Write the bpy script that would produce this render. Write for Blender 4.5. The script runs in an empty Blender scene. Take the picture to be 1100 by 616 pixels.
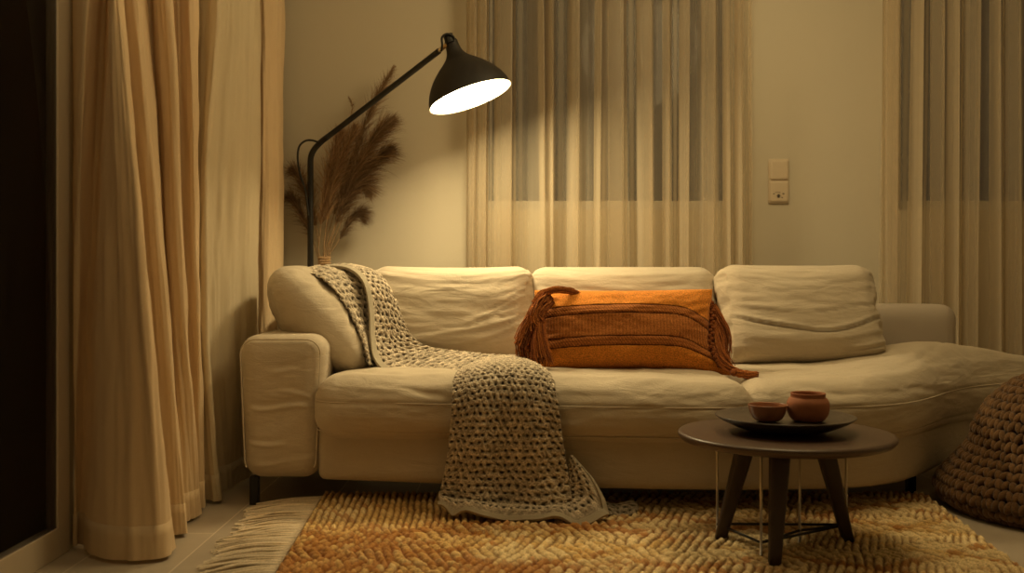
import bpy, bmesh, math, random
import numpy as np
from mathutils import Vector, Matrix

random.seed(7)
rng = np.random.default_rng(11)
scene = bpy.context.scene
COL = scene.collection
F, H, CX, HY = 1070.0, 0.845, 550.0, 295.0     # focal length in px, eye height, principal column, horizon row

def at(x, y, Y):
    return np.array([(x - CX) / F * Y, Y, H + (HY - y) / F * Y])

# ------------------------------------------------------------------ numpy helpers
def _hash(ix, iy, iz, seed):
    n = (ix * 374761393 + iy * 668265263 + iz * 2147483647 + seed * 974634777) & 0xffffffff
    n = ((n ^ (n >> 13)) * 1274126177) & 0xffffffff
    n = (n ^ (n >> 16)) & 0xffffffff
    return n / 4294967295.0

def vnoise(p, seed=0):
    p = np.asarray(p, float)
    i = np.floor(p).astype(np.int64); f = p - i
    f = f * f * f * (f * (f * 6 - 15) + 10)
    r = 0
    for dx in (0, 1):
        for dy in (0, 1):
            for dz in (0, 1):
                w = (f[..., 0] if dx else 1 - f[..., 0]) * (f[..., 1] if dy else 1 - f[..., 1]) * (f[..., 2] if dz else 1 - f[..., 2])
                r = r + w * _hash(i[..., 0] + dx, i[..., 1] + dy, i[..., 2] + dz, seed)
    return r * 2 - 1

def fbm(p, seed=0, octv=3):
    r, a = 0, 1.0
    p = np.asarray(p, float)
    for k in range(octv):
        r = r + a * vnoise(p * 2 ** k, seed + k); a *= .5
    return r

def sstep(a, b, x):
    t = np.clip((x - a) / (b - a), 0, 1)
    return t * t * (3 - 2 * t)

def catmull(P, n):
    """P (k, ...) -> n samples through the points"""
    P = np.asarray(P, float); k = len(P)
    t = np.linspace(0, k - 1, n); i = np.minimum(t.astype(int), k - 2); f = t - i
    E = np.concatenate([[2 * P[0] - P[1]], P, [2 * P[-1] - P[-2]]])
    sh = (-1,) + (1,) * (P.ndim - 1)
    f = f.reshape(sh)
    p0, p1, p2, p3 = E[i], E[i + 1], E[i + 2], E[i + 3]
    return .5 * (2 * p1 + (p2 - p0) * f + (2 * p0 - 5 * p1 + 4 * p2 - p3) * f ** 2 + (3 * p1 - p0 - 3 * p2 + p3) * f ** 3)

def surf(G, nr, nc):
    G = np.asarray(G, float)
    A = catmull(G, nr)
    return np.swapaxes(catmull(np.swapaxes(A, 0, 1), nc), 0, 1)

def grid_normals(P):
    du = np.gradient(P, axis=0); dv = np.gradient(P, axis=1)
    n = np.cross(du, dv)
    return n / (np.linalg.norm(n, axis=-1, keepdims=True) + 1e-12)

# ------------------------------------------------------------------ objects
def tag(o, label=None, cat=None, group=None, kind=None):
    if label: o['label'] = label
    if cat: o['category'] = cat
    if group: o['group'] = group
    if kind: o['kind'] = kind
    return o

def empty(name, loc, label, cat, group=None):
    o = bpy.data.objects.new(name, None); COL.objects.link(o)
    o.location = loc; o.empty_display_size = .1
    return tag(o, label, cat, group)

class MB:
    def __init__(self):
        self.v, self.f, self.c, self.n = [], [], [], 0
    def add(self, V, Fc, col=None):
        V = np.asarray(V, float).reshape(-1, 3)
        self.v.append(V)
        self.f += [tuple(int(i) + self.n for i in q) for q in Fc]
        self.c.append(np.ones((len(V), 3)) if col is None else np.broadcast_to(np.asarray(col, float), (len(V), 3)))
        self.n += len(V)
        return self
    def grid(self, P, col=None, wrap_u=False, wrap_v=False):
        a, b = P.shape[:2]
        Fc = []
        for i in range(a if wrap_u else a - 1):
            i2 = (i + 1) % a
            for j in range(b if wrap_v else b - 1):
                j2 = (j + 1) % b
                Fc.append((i * b + j, i2 * b + j, i2 * b + j2, i * b + j2))
        return self.add(P, Fc, None if col is None else np.asarray(col).reshape(-1, 3))
    def tube(self, pts, r, seg=8, caps=True, col=None):
        pts = np.asarray(pts, float); n = len(pts)
        r = np.broadcast_to(np.asarray(r, float), (n,))
        T = np.gradient(pts, axis=0); T /= np.linalg.norm(T, axis=1, keepdims=True) + 1e-12
        ref = np.array([0, 0, 1.]) if abs(T[0, 2]) < .9 else np.array([1., 0, 0])
        N = np.cross(T[0], ref); N /= np.linalg.norm(N)
        rings = []
        for i in range(n):
            N = N - T[i] * np.dot(N, T[i]); N /= np.linalg.norm(N) + 1e-12
            B = np.cross(T[i], N)
            a = np.arange(seg) / seg * 2 * np.pi
            rings.append(pts[i] + r[i] * (np.cos(a)[:, None] * N + np.sin(a)[:, None] * B))
        P = np.array(rings)
        base = self.n
        self.grid(P, None if col is None else np.broadcast_to(col, (n * seg, 3)), wrap_v=True)
        if caps:
            self.f.append(tuple(base + j for j in range(seg))[::-1])
            self.f.append(tuple(base + (n - 1) * seg + j for j in range(seg)))
        return self
    def box(self, lo, hi):
        lo, hi = np.array(lo, float), np.array(hi, float)
        V = [[(lo, hi)[i][0], (lo, hi)[j][1], (lo, hi)[k][2]] for i in (0, 1) for j in (0, 1) for k in (0, 1)]
        return self.add(V, [(0, 1, 3, 2), (4, 6, 7, 5), (0, 4, 5, 1), (2, 3, 7, 6), (0, 2, 6, 4), (1, 5, 7, 3)])
    def lathe(self, prof, seg=48, origin=(0, 0, 0), M=None, close=False):
        prof = np.asarray(prof, float)
        a = np.arange(seg) / seg * 2 * np.pi
        P = np.stack([prof[:, 0, None] * np.cos(a), prof[:, 0, None] * np.sin(a), np.broadcast_to(prof[:, 1, None], (len(prof), seg))], -1)
        if M is not None: P = P @ np.array(M).T
        P = P + np.array(origin)
        return self.grid(P, wrap_v=True, wrap_u=close)
    def build(self, name, mat, parent=None, smooth=True, merge=None, colors=False, bevel=0, recalc=False):
        V = np.concatenate(self.v); me = bpy.data.meshes.new(name)
        if parent is not None: V = V - np.array(parent['_w']) if '_w' in parent else V - np.array(world_loc(parent))
        me.from_pydata(V.tolist(), [], self.f)
        if colors:
            ca = me.color_attributes.new('Col', 'FLOAT_COLOR', 'POINT')
            C = np.concatenate([np.concatenate(self.c), np.ones((len(V), 1))], 1)
            ca.data.foreach_set('color', C.ravel())
        if merge is not None or recalc:
            bm = bmesh.new(); bm.from_mesh(me)
            if merge: bmesh.ops.remove_doubles(bm, verts=bm.verts, dist=merge)
            bmesh.ops.recalc_face_normals(bm, faces=bm.faces)
            bm.to_mesh(me); bm.free()
        if smooth:
            me.polygons.foreach_set('use_smooth', [True] * len(me.polygons))
        me.materials.append(mat); me.update()
        o = bpy.data.objects.new(name, me); COL.objects.link(o)
        if parent is not None: o.parent = parent
        if bevel:
            b = o.modifiers.new('bevel', 'BEVEL'); b.width = bevel; b.segments = 3; b.limit_method = 'ANGLE'
        return o

def world_loc(o):
    p = Vector((0, 0, 0))
    while o is not None:
        p += o.location; o = o.parent
    return tuple(p)

def soft_box(ext, r, res=(24, 24, 12)):
    """rounded box surface; returns (verts in [-ext, ext], faces, unit params)"""
    ext = np.array(ext, float)
    mb_v, mb_f, prm, n = [], [], [], 0
    def lin(k):
        t = np.linspace(-1, 1, k)
        return .55 * t + .45 * np.sin(t * np.pi / 2)
    for ax in range(3):
        a, b = [(1, 2), (2, 0), (0, 1)][ax]
        for s in (-1, 1):
            ta, tb = lin(res[a]), lin(res[b])
            A, B = np.meshgrid(ta, tb, indexing='ij')
            p = np.zeros(A.shape + (3,)); p[..., a] = A; p[..., b] = B; p[..., ax] = s
            q = p * ext
            rr = np.minimum(r, ext * .999)
            inn = np.clip(q, -(ext - rr), ext - rr)
            d = (q - inn) / rr
            L = np.linalg.norm(d, axis=-1, keepdims=True)
            w = inn + d / np.maximum(L, 1e-9) * rr * np.minimum(1, 1)
            k, l = A.shape
            mb_v.append(w.reshape(-1, 3)); prm.append(p.reshape(-1, 3))
            for i in range(k - 1):
                for j in range(l - 1):
                    q4 = (n + i * l + j, n + (i + 1) * l + j, n + (i + 1) * l + j + 1, n + i * l + j + 1)
                    mb_f.append(q4 if s > 0 else q4[::-1])
            n += k * l
    return np.concatenate(mb_v), mb_f, np.concatenate(prm)

# ------------------------------------------------------------------ materials
def newmat(name):
    m = bpy.data.materials.new(name); m.use_nodes = True
    nt = m.node_tree; b = nt.nodes['Principled BSDF']
    return m, nt, b

def N(nt, t, **kw):
    n = nt.nodes.new(t)
    for k, v in kw.items():
        if hasattr(n, k): setattr(n, k, v)
        else: n.inputs[k].default_value = v
    return n

def simple(name, col, rough=.6, metal=0, spec=.5, bump=0, bscale=60, var=0, vscale=8):
    m, nt, b = newmat(name)
    b.inputs['Base Color'].default_value = (*col, 1); b.inputs['Roughness'].default_value = rough
    b.inputs['Metallic'].default_value = metal; b.inputs['Specular IOR Level'].default_value = spec
    tc = N(nt, 'ShaderNodeTexCoord')
    if var:
        nz = N(nt, 'ShaderNodeTexNoise', Scale=vscale, Detail=4.0)
        nt.links.new(tc.outputs['Object'], nz.inputs['Vector'])
        mx = N(nt, 'ShaderNodeMix', data_type='RGBA')
        mx.inputs['A'].default_value = (*[c * (1 - var) for c in col], 1); mx.inputs['B'].default_value = (*[min(1, c * (1 + var)) for c in col], 1)
        nt.links.new(nz.outputs['Fac'], mx.inputs['Factor']); nt.links.new(mx.outputs['Result'], b.inputs['Base Color'])
    if bump:
        nz = N(nt, 'ShaderNodeTexNoise', Scale=bscale, Detail=5.0)
        nt.links.new(tc.outputs['Object'], nz.inputs['Vector'])
        bp = N(nt, 'ShaderNodeBump', Strength=bump, Distance=.01)
        nt.links.new(nz.outputs['Fac'], bp.inputs['Height']); nt.links.new(bp.outputs['Normal'], b.inputs['Normal'])
    return m

def fabric(name, col, var=.12, weave=700, sheen=.15, slub=(1, 1, 1), trans=0.0, crumple=0):
    m, nt, b = newmat(name)
    tc = N(nt, 'ShaderNodeTexCoord')
    mp = N(nt, 'ShaderNodeMapping'); mp.inputs['Scale'].default_value = slub
    nt.links.new(tc.outputs['Object'], mp.inputs['Vector'])
    n1 = N(nt, 'ShaderNodeTexNoise', Scale=5.0, Detail=4.0); nt.links.new(tc.outputs['Object'], n1.inputs['Vector'])
    n2 = N(nt, 'ShaderNodeTexNoise', Scale=float(weave), Detail=2.0); nt.links.new(mp.outputs['Vector'], n2.inputs['Vector'])
    add = N(nt, 'ShaderNodeMath', operation='ADD'); nt.links.new(n1.outputs['Fac'], add.inputs[0]); nt.links.new(n2.outputs['Fac'], add.inputs[1])
    hf = N(nt, 'ShaderNodeMath', operation='MULTIPLY'); hf.inputs[1].default_value = .5; nt.links.new(add.outputs[0], hf.inputs[0])
    mx = N(nt, 'ShaderNodeMix', data_type='RGBA')
    mx.inputs['A'].default_value = (*[c * (1 - 2 * var) for c in col], 1); mx.inputs['B'].default_value = (*[min(1, c * (1 + 2 * var)) for c in col], 1)
    nt.links.new(hf.outputs[0], mx.inputs['Factor']); nt.links.new(mx.outputs['Result'], b.inputs['Base Color'])
    b.inputs['Roughness'].default_value = .95; b.inputs['Specular IOR Level'].default_value = .15
    b.inputs['Sheen Weight'].default_value = sheen; b.inputs['Sheen Roughness'].default_value = .6
    bp = N(nt, 'ShaderNodeBump', Strength=.35, Distance=.002)
    nt.links.new(n2.outputs['Fac'], bp.inputs['Height'])
    if crumple:
        m3 = N(nt, 'ShaderNodeMapping'); m3.inputs['Scale'].default_value = (1, 1, 3.2); nt.links.new(tc.outputs['Object'], m3.inputs['Vector'])
        n3 = N(nt, 'ShaderNodeTexNoise', Scale=7.0, Detail=5.0, Roughness=.55, Distortion=.6); nt.links.new(m3.outputs[0], n3.inputs['Vector'])
        b3 = N(nt, 'ShaderNodeBump', Strength=crumple, Distance=.02); nt.links.new(n3.outputs['Fac'], b3.inputs['Height'])
        nt.links.new(b3.outputs['Normal'], bp.inputs['Normal'])
    nt.links.new(bp.outputs['Normal'], b.inputs['Normal'])
    if trans:
        out = nt.nodes['Material Output']
        tr = N(nt, 'ShaderNodeBsdfTranslucent'); nt.links.new(mx.outputs['Result'], tr.inputs['Color'])
        ms = N(nt, 'ShaderNodeMixShader'); ms.inputs[0].default_value = trans
        nt.links.new(b.outputs[0], ms.inputs[1]); nt.links.new(tr.outputs[0], ms.inputs[2]); nt.links.new(ms.outputs[0], out.inputs['Surface'])
    return m

def vcol(name, rough=.95, fine=500, fstr=.5, mult=(1, 1, 1), fvar=.35, sheen=.1):
    m, nt, b = newmat(name)
    at_ = N(nt, 'ShaderNodeVertexColor', layer_name='Col')
    tc = N(nt, 'ShaderNodeTexCoord')
    nz = N(nt, 'ShaderNodeTexNoise', Scale=float(fine), Detail=3.0); nt.links.new(tc.outputs['Object'], nz.inputs['Vector'])
    rp = N(nt, 'ShaderNodeMapRange'); rp.inputs['From Min'].default_value = .3; rp.inputs['From Max'].default_value = .7
    rp.inputs['To Min'].default_value = 1 - fvar; rp.inputs['To Max'].default_value = 1 + fvar
    nt.links.new(nz.outputs['Fac'], rp.inputs['Value'])
    mx = N(nt, 'ShaderNodeVectorMath', operation='SCALE')
    nt.links.new(at_.outputs['Color'], mx.inputs[0]); nt.links.new(rp.outputs['Result'], mx.inputs['Scale'])
    m2 = N(nt, 'ShaderNodeVectorMath', operation='MULTIPLY'); m2.inputs[1].default_value = mult
    nt.links.new(mx.outputs[0], m2.inputs[0]); nt.links.new(m2.outputs[0], b.inputs['Base Color'])
    b.inputs['Roughness'].default_value = rough; b.inputs['Specular IOR Level'].default_value = .1
    b.inputs['Sheen Weight'].default_value = sheen
    bp = N(nt, 'ShaderNodeBump', Strength=fstr, Distance=.002)
    nt.links.new(nz.outputs['Fac'], bp.inputs['Height']); nt.links.new(bp.outputs['Normal'], b.inputs['Normal'])
    return m

def sheer_mat(name, col, opq=.5):
    m, nt, b = newmat(name)
    out = nt.nodes['Material Output']
    b.inputs['Base Color'].default_value = (*col, 1); b.inputs['Roughness'].default_value = .95; b.inputs['Specular IOR Level'].default_value = .1
    tr = N(nt, 'ShaderNodeBsdfTranslucent'); tr.inputs['Color'].default_value = (*col, 1)
    ms = N(nt, 'ShaderNodeMixShader'); ms.inputs[0].default_value = .3
    nt.links.new(b.outputs[0], ms.inputs[1]); nt.links.new(tr.outputs[0], ms.inputs[2])
    tp = N(nt, 'ShaderNodeBsdfTransparent'); tp.inputs['Color'].default_value = (1, .97, .92, 1)
    lw = N(nt, 'ShaderNodeLayerWeight', Blend=.35)
    rp = N(nt, 'ShaderNodeMapRange'); rp.inputs['From Min'].default_value = 0; rp.inputs['From Max'].default_value = .75
    rp.inputs['To Min'].default_value = opq; rp.inputs['To Max'].default_value = .96
    nt.links.new(lw.outputs['Facing'], rp.inputs['Value'])
    # vertical thread streaks
    tc = N(nt, 'ShaderNodeTexCoord'); mp = N(nt, 'ShaderNodeMapping'); mp.inputs['Scale'].default_value = (160, 160, .6)
    nt.links.new(tc.outputs['Object'], mp.inputs['Vector'])
    nz = N(nt, 'ShaderNodeTexNoise', Scale=1.0, Detail=2.0); nt.links.new(mp.outputs['Vector'], nz.inputs['Vector'])
    ma = N(nt, 'ShaderNodeMath', operation='MULTIPLY_ADD'); ma.inputs[1].default_value = .10; nt.links.new(nz.outputs['Fac'], ma.inputs[0]); nt.links.new(rp.outputs[0], ma.inputs[2])
    sb = N(nt, 'ShaderNodeMath', operation='SUBTRACT', use_clamp=True); sb.inputs[1].default_value = .05; nt.links.new(ma.outputs[0], sb.inputs[0])
    m2 = N(nt, 'ShaderNodeMixShader'); nt.links.new(sb.outputs[0], m2.inputs[0])
    nt.links.new(tp.outputs[0], m2.inputs[1]); nt.links.new(ms.outputs[0], m2.inputs[2])
    nt.links.new(m2.outputs[0], out.inputs['Surface'])
    return m

def glass_mat(name):
    m, nt, b = newmat(name)
    out = nt.nodes['Material Output']
    gl = N(nt, 'ShaderNodeBsdfGlossy', Roughness=.04); gl.inputs['Color'].default_value = (1, 1, 1, 1)
    tp = N(nt, 'ShaderNodeBsdfTransparent'); tp.inputs['Color'].default_value = (.75, .75, .75, 1)
    fr = N(nt, 'ShaderNodeFresnel', IOR=1.25)
    ms = N(nt, 'ShaderNodeMixShader'); nt.links.new(fr.outputs[0], ms.inputs[0])
    nt.links.new(tp.outputs[0], ms.inputs[1]); nt.links.new(gl.outputs[0], ms.inputs[2]); nt.links.new(ms.outputs[0], out.inputs['Surface'])
    return m

def floor_mat():
    m, nt, b = newmat('floor tile')
    tc = N(nt, 'ShaderNodeTexCoord')
    br = N(nt, 'ShaderNodeTexBrick', offset=0.5); br.inputs['Scale'].default_value = 1
    br.inputs['Brick Width'].default_value = .9; br.inputs['Row Height'].default_value = .30
    br.inputs['Mortar Size'].default_value = .003; br.inputs['Mortar Smooth'].default_value = .3
    br.inputs['Color1'].default_value = (.50, .42, .32, 1); br.inputs['Color2'].default_value = (.46, .385, .295, 1); br.inputs['Mortar'].default_value = (.70, .60, .47, 1)
    mp = N(nt, 'ShaderNodeMapping'); mp.inputs['Rotation'].default_value = (0, 0, math.pi / 2); mp.inputs['Location'].default_value = (.1, .07, 0)
    nt.links.new(tc.outputs['Object'], mp.inputs['Vector']); nt.links.new(mp.outputs[0], br.inputs['Vector'])
    nz = N(nt, 'ShaderNodeTexNoise', Scale=6.0, Detail=6.0); nt.links.new(tc.outputs['Object'], nz.inputs['Vector'])
    mx = N(nt, 'ShaderNodeMix', data_type='RGBA', blend_type='MULTIPLY'); mx.inputs['Factor'].default_value = .6
    rp = N(nt, 'ShaderNodeMapRange'); rp.inputs['To Min'].default_value = .6; rp.inputs['To Max'].default_value = 1.3
    nt.links.new(nz.outputs['Fac'], rp.inputs['Value'])
    nt.links.new(br.outputs['Color'], mx.inputs['A']); nt.links.new(rp.outputs[0], mx.inputs['B'])
    nt.links.new(mx.outputs['Result'], b.inputs['Base Color']); b.inputs['Roughness'].default_value = .5
    bp = N(nt, 'ShaderNodeBump', Strength=.3, Distance=.002, invert=True); nt.links.new(br.outputs['Fac'], bp.inputs['Height']); nt.links.new(bp.outputs[0], b.inputs['Normal'])
    return m

M = {}
M['wall'] = simple('painted plaster', (.62, .56, .44), .9, spec=.1, bump=.08, bscale=220, var=.03, vscale=3)
M['ceiling'] = simple('ceiling paint', (.72, .68, .6), .95)
M['floor'] = floor_mat()
M['frame'] = simple('painted frame', (.62, .52, .39), .5, var=.05)
M['winframe'] = simple('white window frame', (.6, .57, .5), .5)
M['glass'] = glass_mat('window glass')
M['linen'] = fabric('oatmeal linen', (.56, .475, .355), var=.13, weave=300, slub=(1, 1, 1.8), crumple=.35)
M['linen_seam'] = fabric('oatmeal linen seam', (.60, .51, .385), var=.05, weave=450)
M['grey_linen'] = fabric('taupe linen', (.40, .335, .265), var=.06, weave=450)
M['drape'] = fabric('sand drape cloth', (.86, .66, .42), var=.06, weave=350, slub=(3, 3, .6), trans=.18, sheen=.05)
M['drape_pale'] = fabric('pale drape cloth', (.80, .68, .48), var=.06, weave=350, slub=(3, 3, .6), trans=.25, sheen=.05)
M['sheer'] = sheer_mat('sheer voile', (.74, .66, .52), .24)
M['black'] = simple('black powder coat', (.012, .011, .010), .45, spec=.4)
M['blackmatt'] = simple('matt black lacquer', (.018, .015, .013), .55, spec=.4)
M['white_in'] = simple('white enamel', (.9, .88, .84), .5)
M['brass'] = simple('brass', (.7, .5, .25), .3, 1)
M['steel'] = simple('brushed steel', (.55, .5, .44), .35, 1)
M['cable'] = simple('black cable', (.015, .014, .013), .6)
M['walnut'] = simple('dark stained walnut', (.085, .05, .033), .38, bump=.05, bscale=120, var=.18, vscale=14)
M['walnut_leg'] = simple('dark walnut legs', (.045, .027, .019), .45, var=.15, vscale=14)
M['tray'] = simple('dark bronze dish', (.055, .038, .027), .36, spec=.6, bump=.06, bscale=90, var=.25, vscale=25)
M['terracotta'] = simple('matt terracotta', (.36, .13, .055), .75, bump=.05, bscale=150, var=.12, vscale=20)
M['glaze'] = simple('glazed terracotta', (.30, .12, .055), .3, spec=.6, var=.2, vscale=20)
M['knit'] = vcol('melange knit', fine=330, fvar=.55, fstr=.8)
M['hem'] = fabric('knit hem', (.42, .365, .27), var=.16, weave=260)
M['rug'] = vcol('woven jute and wool', fine=260, fvar=.30, fstr=.8, mult=(1.30, 1.36, 1.30))
M['rugfringe'] = vcol('cotton fringe', fine=300, fvar=.2, fstr=.4)
M['pouf'] = vcol('chunky wool', fine=170, fvar=.25, fstr=.6, sheen=.2)
M['rust'] = vcol('rust cotton', fine=230, fvar=.38, fstr=.9)
M['plume'] = vcol('dry pampas', fine=200, fvar=.3, fstr=.2)
M['ceramic'] = simple('stoneware', (.3, .26, .2), .7, var=.1)
M['switch'] = simple('cream plastic', (.66, .55, .40), .45)
M['switchdark'] = simple('switch print', (.07, .05, .035), .6)
M['bulb'], _nt, _b = newmat('lamp bulb')
_b.inputs['Emission Color'].default_value = (1, .785, .415, 1); _b.inputs['Emission Strength'].default_value = 64

# ------------------------------------------------------------------ room shell
LX, RX, BY, FY, CZ = -1.36, 3.0, 4.85, -1.6, 2.62
def structure(o): return tag(o, kind='structure')
def wall_with_holes(name, us, zs, holes, place, thick):
    """us, zs grid lines; holes set of (i, j) cells; place(u, z, d)->xyz"""
    mb = MB()
    for i in range(len(us) - 1):
        for j in range(len(zs) - 1):
            if (i, j) in holes: continue
            c = [(us[i], zs[j]), (us[i + 1], zs[j]), (us[i + 1], zs[j + 1]), (us[i], zs[j + 1])]
            V = [place(u, z, 0) for u, z in c] + [place(u, z, thick) for u, z in c]
            mb.add(V, [(0, 1, 2, 3), (7, 6, 5, 4), (0, 4, 5, 1), (1, 5, 6, 2), (2, 6, 7, 3), (3, 7, 4, 0)])
    return structure(mb.build(name, M['wall'], smooth=False, merge=1e-5))

structure(MB().box((LX - .2, FY - .1, -.1), (RX + .1, BY + .2, 0)).build('floor', M['floor'], smooth=False))
structure(MB().box((LX - .2, FY - .1, CZ), (RX + .1, BY + .2, CZ + .1)).build('ceiling', M['ceiling'], smooth=False))
W1 = (-.18, 1.11); W2 = (1.88, 2.85); WZ = (1.16, 2.42)
wall_with_holes('wall_back', [LX - .2, W1[0], W1[1], W2[0], W2[1], RX + .1], [0, WZ[0], WZ[1], CZ], {(1, 1), (3, 1)}, lambda u, z, d: (u, BY + d, z), .2)
DY = (.9, 3.045); DZ = 2.3
wall_with_holes('wall_left', [FY, DY[0], DY[1], BY], [0, DZ, CZ], {(1, 0)}, lambda u, z, d: (LX - d, u, z), .2)
structure(MB().box((RX, FY, 0), (RX + .1, BY, CZ)).build('wall_right', M['wall'], smooth=False))
structure(MB().box((LX - .2, FY - .1, 0), (RX + .1, FY, CZ)).build('wall_front', M['wall'], smooth=False))

def window(name, x0, x1):
    e = bpy.data.objects.new(name, None); COL.objects.link(e); e.location = (x0, BY + .1, WZ[0]); tag(e, kind='structure')
    f = .05; y0, y1 = BY + .09, BY + .15
    mb = MB()
    for a, b in (((x0, WZ[0]), (x0 + f, WZ[1])), ((x1 - f, WZ[0]), (x1, WZ[1])), ((x0 + f, WZ[0]), (x1 - f, WZ[0] + f)), ((x0 + f, WZ[1] - f), (x1 - f, WZ[1]))):
        mb.box((a[0], y0, a[1]), (b[0], y1, b[1]))
    mb.build('window_frame', M['winframe'], e, smooth=False, bevel=.004)
    MB().box((x0 + f, BY + .115, WZ[0] + f), (x1 - f, BY + .121, WZ[1] - f)).build('window_pane', M['glass'], e, smooth=False)
window('window_1', *W1); window('window_2', *W2)

e = bpy.data.objects.new('door_1', None); COL.objects.link(e); e.location = (LX, DY[1], 0); tag(e, kind='structure')
mb = MB(); x0, x1 = LX - .06, LX + .008
mb.box((x0, DY[1] - .078, 0), (x1, DY[1], DZ)); mb.box((x0, DY[0], 0), (x1, DY[0] + .078, DZ))
mb.box((x0, DY[0] + .078, 0), (x1, DY[1] - .078, .088)); mb.box((x0, DY[0] + .078, DZ - .08), (x1, DY[1] - .078, DZ))
mb.build('door_frame', M['frame'], e, smooth=False, bevel=.003)
MB().box((LX - .004, DY[0] + .078, .088), (LX + .002, DY[1] - .078, DZ - .08)).build('door_pane', M['glass'], e, smooth=False)

# ------------------------------------------------------------------ left drapes
def drape(name, cols, mat, label, ztop=2.52, zbot=.012, nrow=70, sub=12, cat='curtain', seed=0, hem=True):
    """cols: rows (px_top, Y_top, px_mid, Y_mid, px_bot, Y_bot)"""
    def P(px, Y): return np.array([(px - CX) / F * Y, Y])
    T = np.array([P(c[0], c[1]) for c in cols]); Mi = np.array([P(c[2], c[3]) for c in cols]); B = np.array([P(c[4], c[5]) for c in cols])
    n = (len(cols) - 1) * sub + 1
    T, Mi, B = catmull(T, n), catmull(Mi, n), catmull(B, n)
    z = np.linspace(zbot, ztop, nrow)
    t = np.clip(z / 1.75, 0, 1)[:, None, None]
    XY = B * (1 - t) * (1 - 2 * t) + Mi * 4 * t * (1 - t) + T * t * (2 * t - 1)
    G = np.concatenate([XY, np.broadcast_to(z[:, None, None], XY.shape[:2] + (1,))], -1)
    nn = grid_normals(G)
    s = np.linspace(0, n / sub, n)
    q = np.stack([np.broadcast_to(s * 2.2, G.shape[:2]), G[..., 2] * 1.3, np.full(G.shape[:2], 3.3 + seed)], -1)
    w = fbm(q, seed, 3) * .010 + fbm(q * np.array([2, 5, 1]), seed + 9, 2) * .0035
    G = G + nn * w[..., None]
    G[..., 0] = np.maximum(G[..., 0], LX + .012)
    root = empty(name, (float(G[0, :, 0].mean()), float(G[0, :, 1].mean()), 0), label, cat)
    MB().grid(G).build('curtain_panel', mat, root)
    if hem:   # stitched bottom hem, a second layer of cloth
        k = max(3, int(nrow * .085 / ztop * .9) + 2)
        Gz = np.linspace(zbot, .11, 4)
        rows = []
        for zz in Gz:
            i = np.interp(zz, z, np.arange(nrow)); a = int(i); f = i - a
            rows.append(G[a] * (1 - f) + G[min(a + 1, nrow - 1)] * f)
        R = np.array(rows); nr = grid_normals(R)
        both = np.concatenate([R + nr * .0012, (R - nr * .0012)[::-1]])
        MB().grid(both).build('hem', mat, root)
    return root

drape('curtain', [
    (76, 3.05, 76, 3.07, 78, 3.10), (97, 2.97, 84, 3.02, 82, 3.05), (113, 3.10, 97, 3.10, 86, 3.09), (118, 3.02, 112, 2.98, 108, 2.935),
    (121, 2.97, 132, 2.93, 142, 2.905), (125, 2.98, 152, 2.93, 174, 2.92), (128, 3.05, 157, 3.02, 187, 3.03), (120, 3.13, 146, 3.10, 166, 3.11)],
    M['drape'], 'nearest sand coloured drape beside the dark glass door, flaring out wide at the floor', seed=1)
drape('curtain', [
    (116, 3.18, 148, 3.14, 162, 3.16), (142, 3.12, 168, 3.12, 188, 3.18), (152, 3.17, 178, 3.16, 203, 3.21), (158, 3.28, 177, 3.27, 197, 3.33),
    (170, 3.20, 188, 3.24, 206, 3.40), (184, 3.20, 199, 3.26, 214, 3.45), (190, 3.34, 197, 3.40, 209, 3.55), (203, 3.28, 210, 3.38, 217, 3.56), (211, 3.34, 214, 3.45, 220, 3.60), (206, 3.48, 208, 3.52, 212, 3.68)],
    M['drape'], 'middle sand coloured drape with tight folds, between the wide flaring drape and the pale one', seed=4)
drape('curtain', [
    (206, 3.56, 208, 3.60, 214, 3.72), (222, 3.50, 213, 3.56, 226, 3.66), (235, 3.46, 220, 3.52, 237, 3.675), (238, 3.64, 224, 3.64, 236, 3.80), (250, 3.70, 240, 3.72, 246, 3.90),
    (264, 3.76, 258, 3.84, 258, 4.00), (276, 3.86, 272, 3.96, 268, 4.10), (279, 4.20, 277, 4.25, 276, 4.30)],
    M['drape_pale'], 'pale lamp-lit drape behind the sofa arm, with a turned-back front edge', seed=7)
drape('curtain', [
    (274, 4.36, 274, 4.36, 274, 4.36), (284, 4.34, 284, 4.34, 284, 4.34), (296, 4.40, 295, 4.40, 295, 4.40), (303, 4.48, 302, 4.48, 302, 4.48), (304, 4.58, 303, 4.58, 303, 4.58), (300, 4.68, 299, 4.68, 299, 4.68)],
    M['drape'], 'narrow tan drape in the back corner behind the floor lamp', seed=12)

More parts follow.
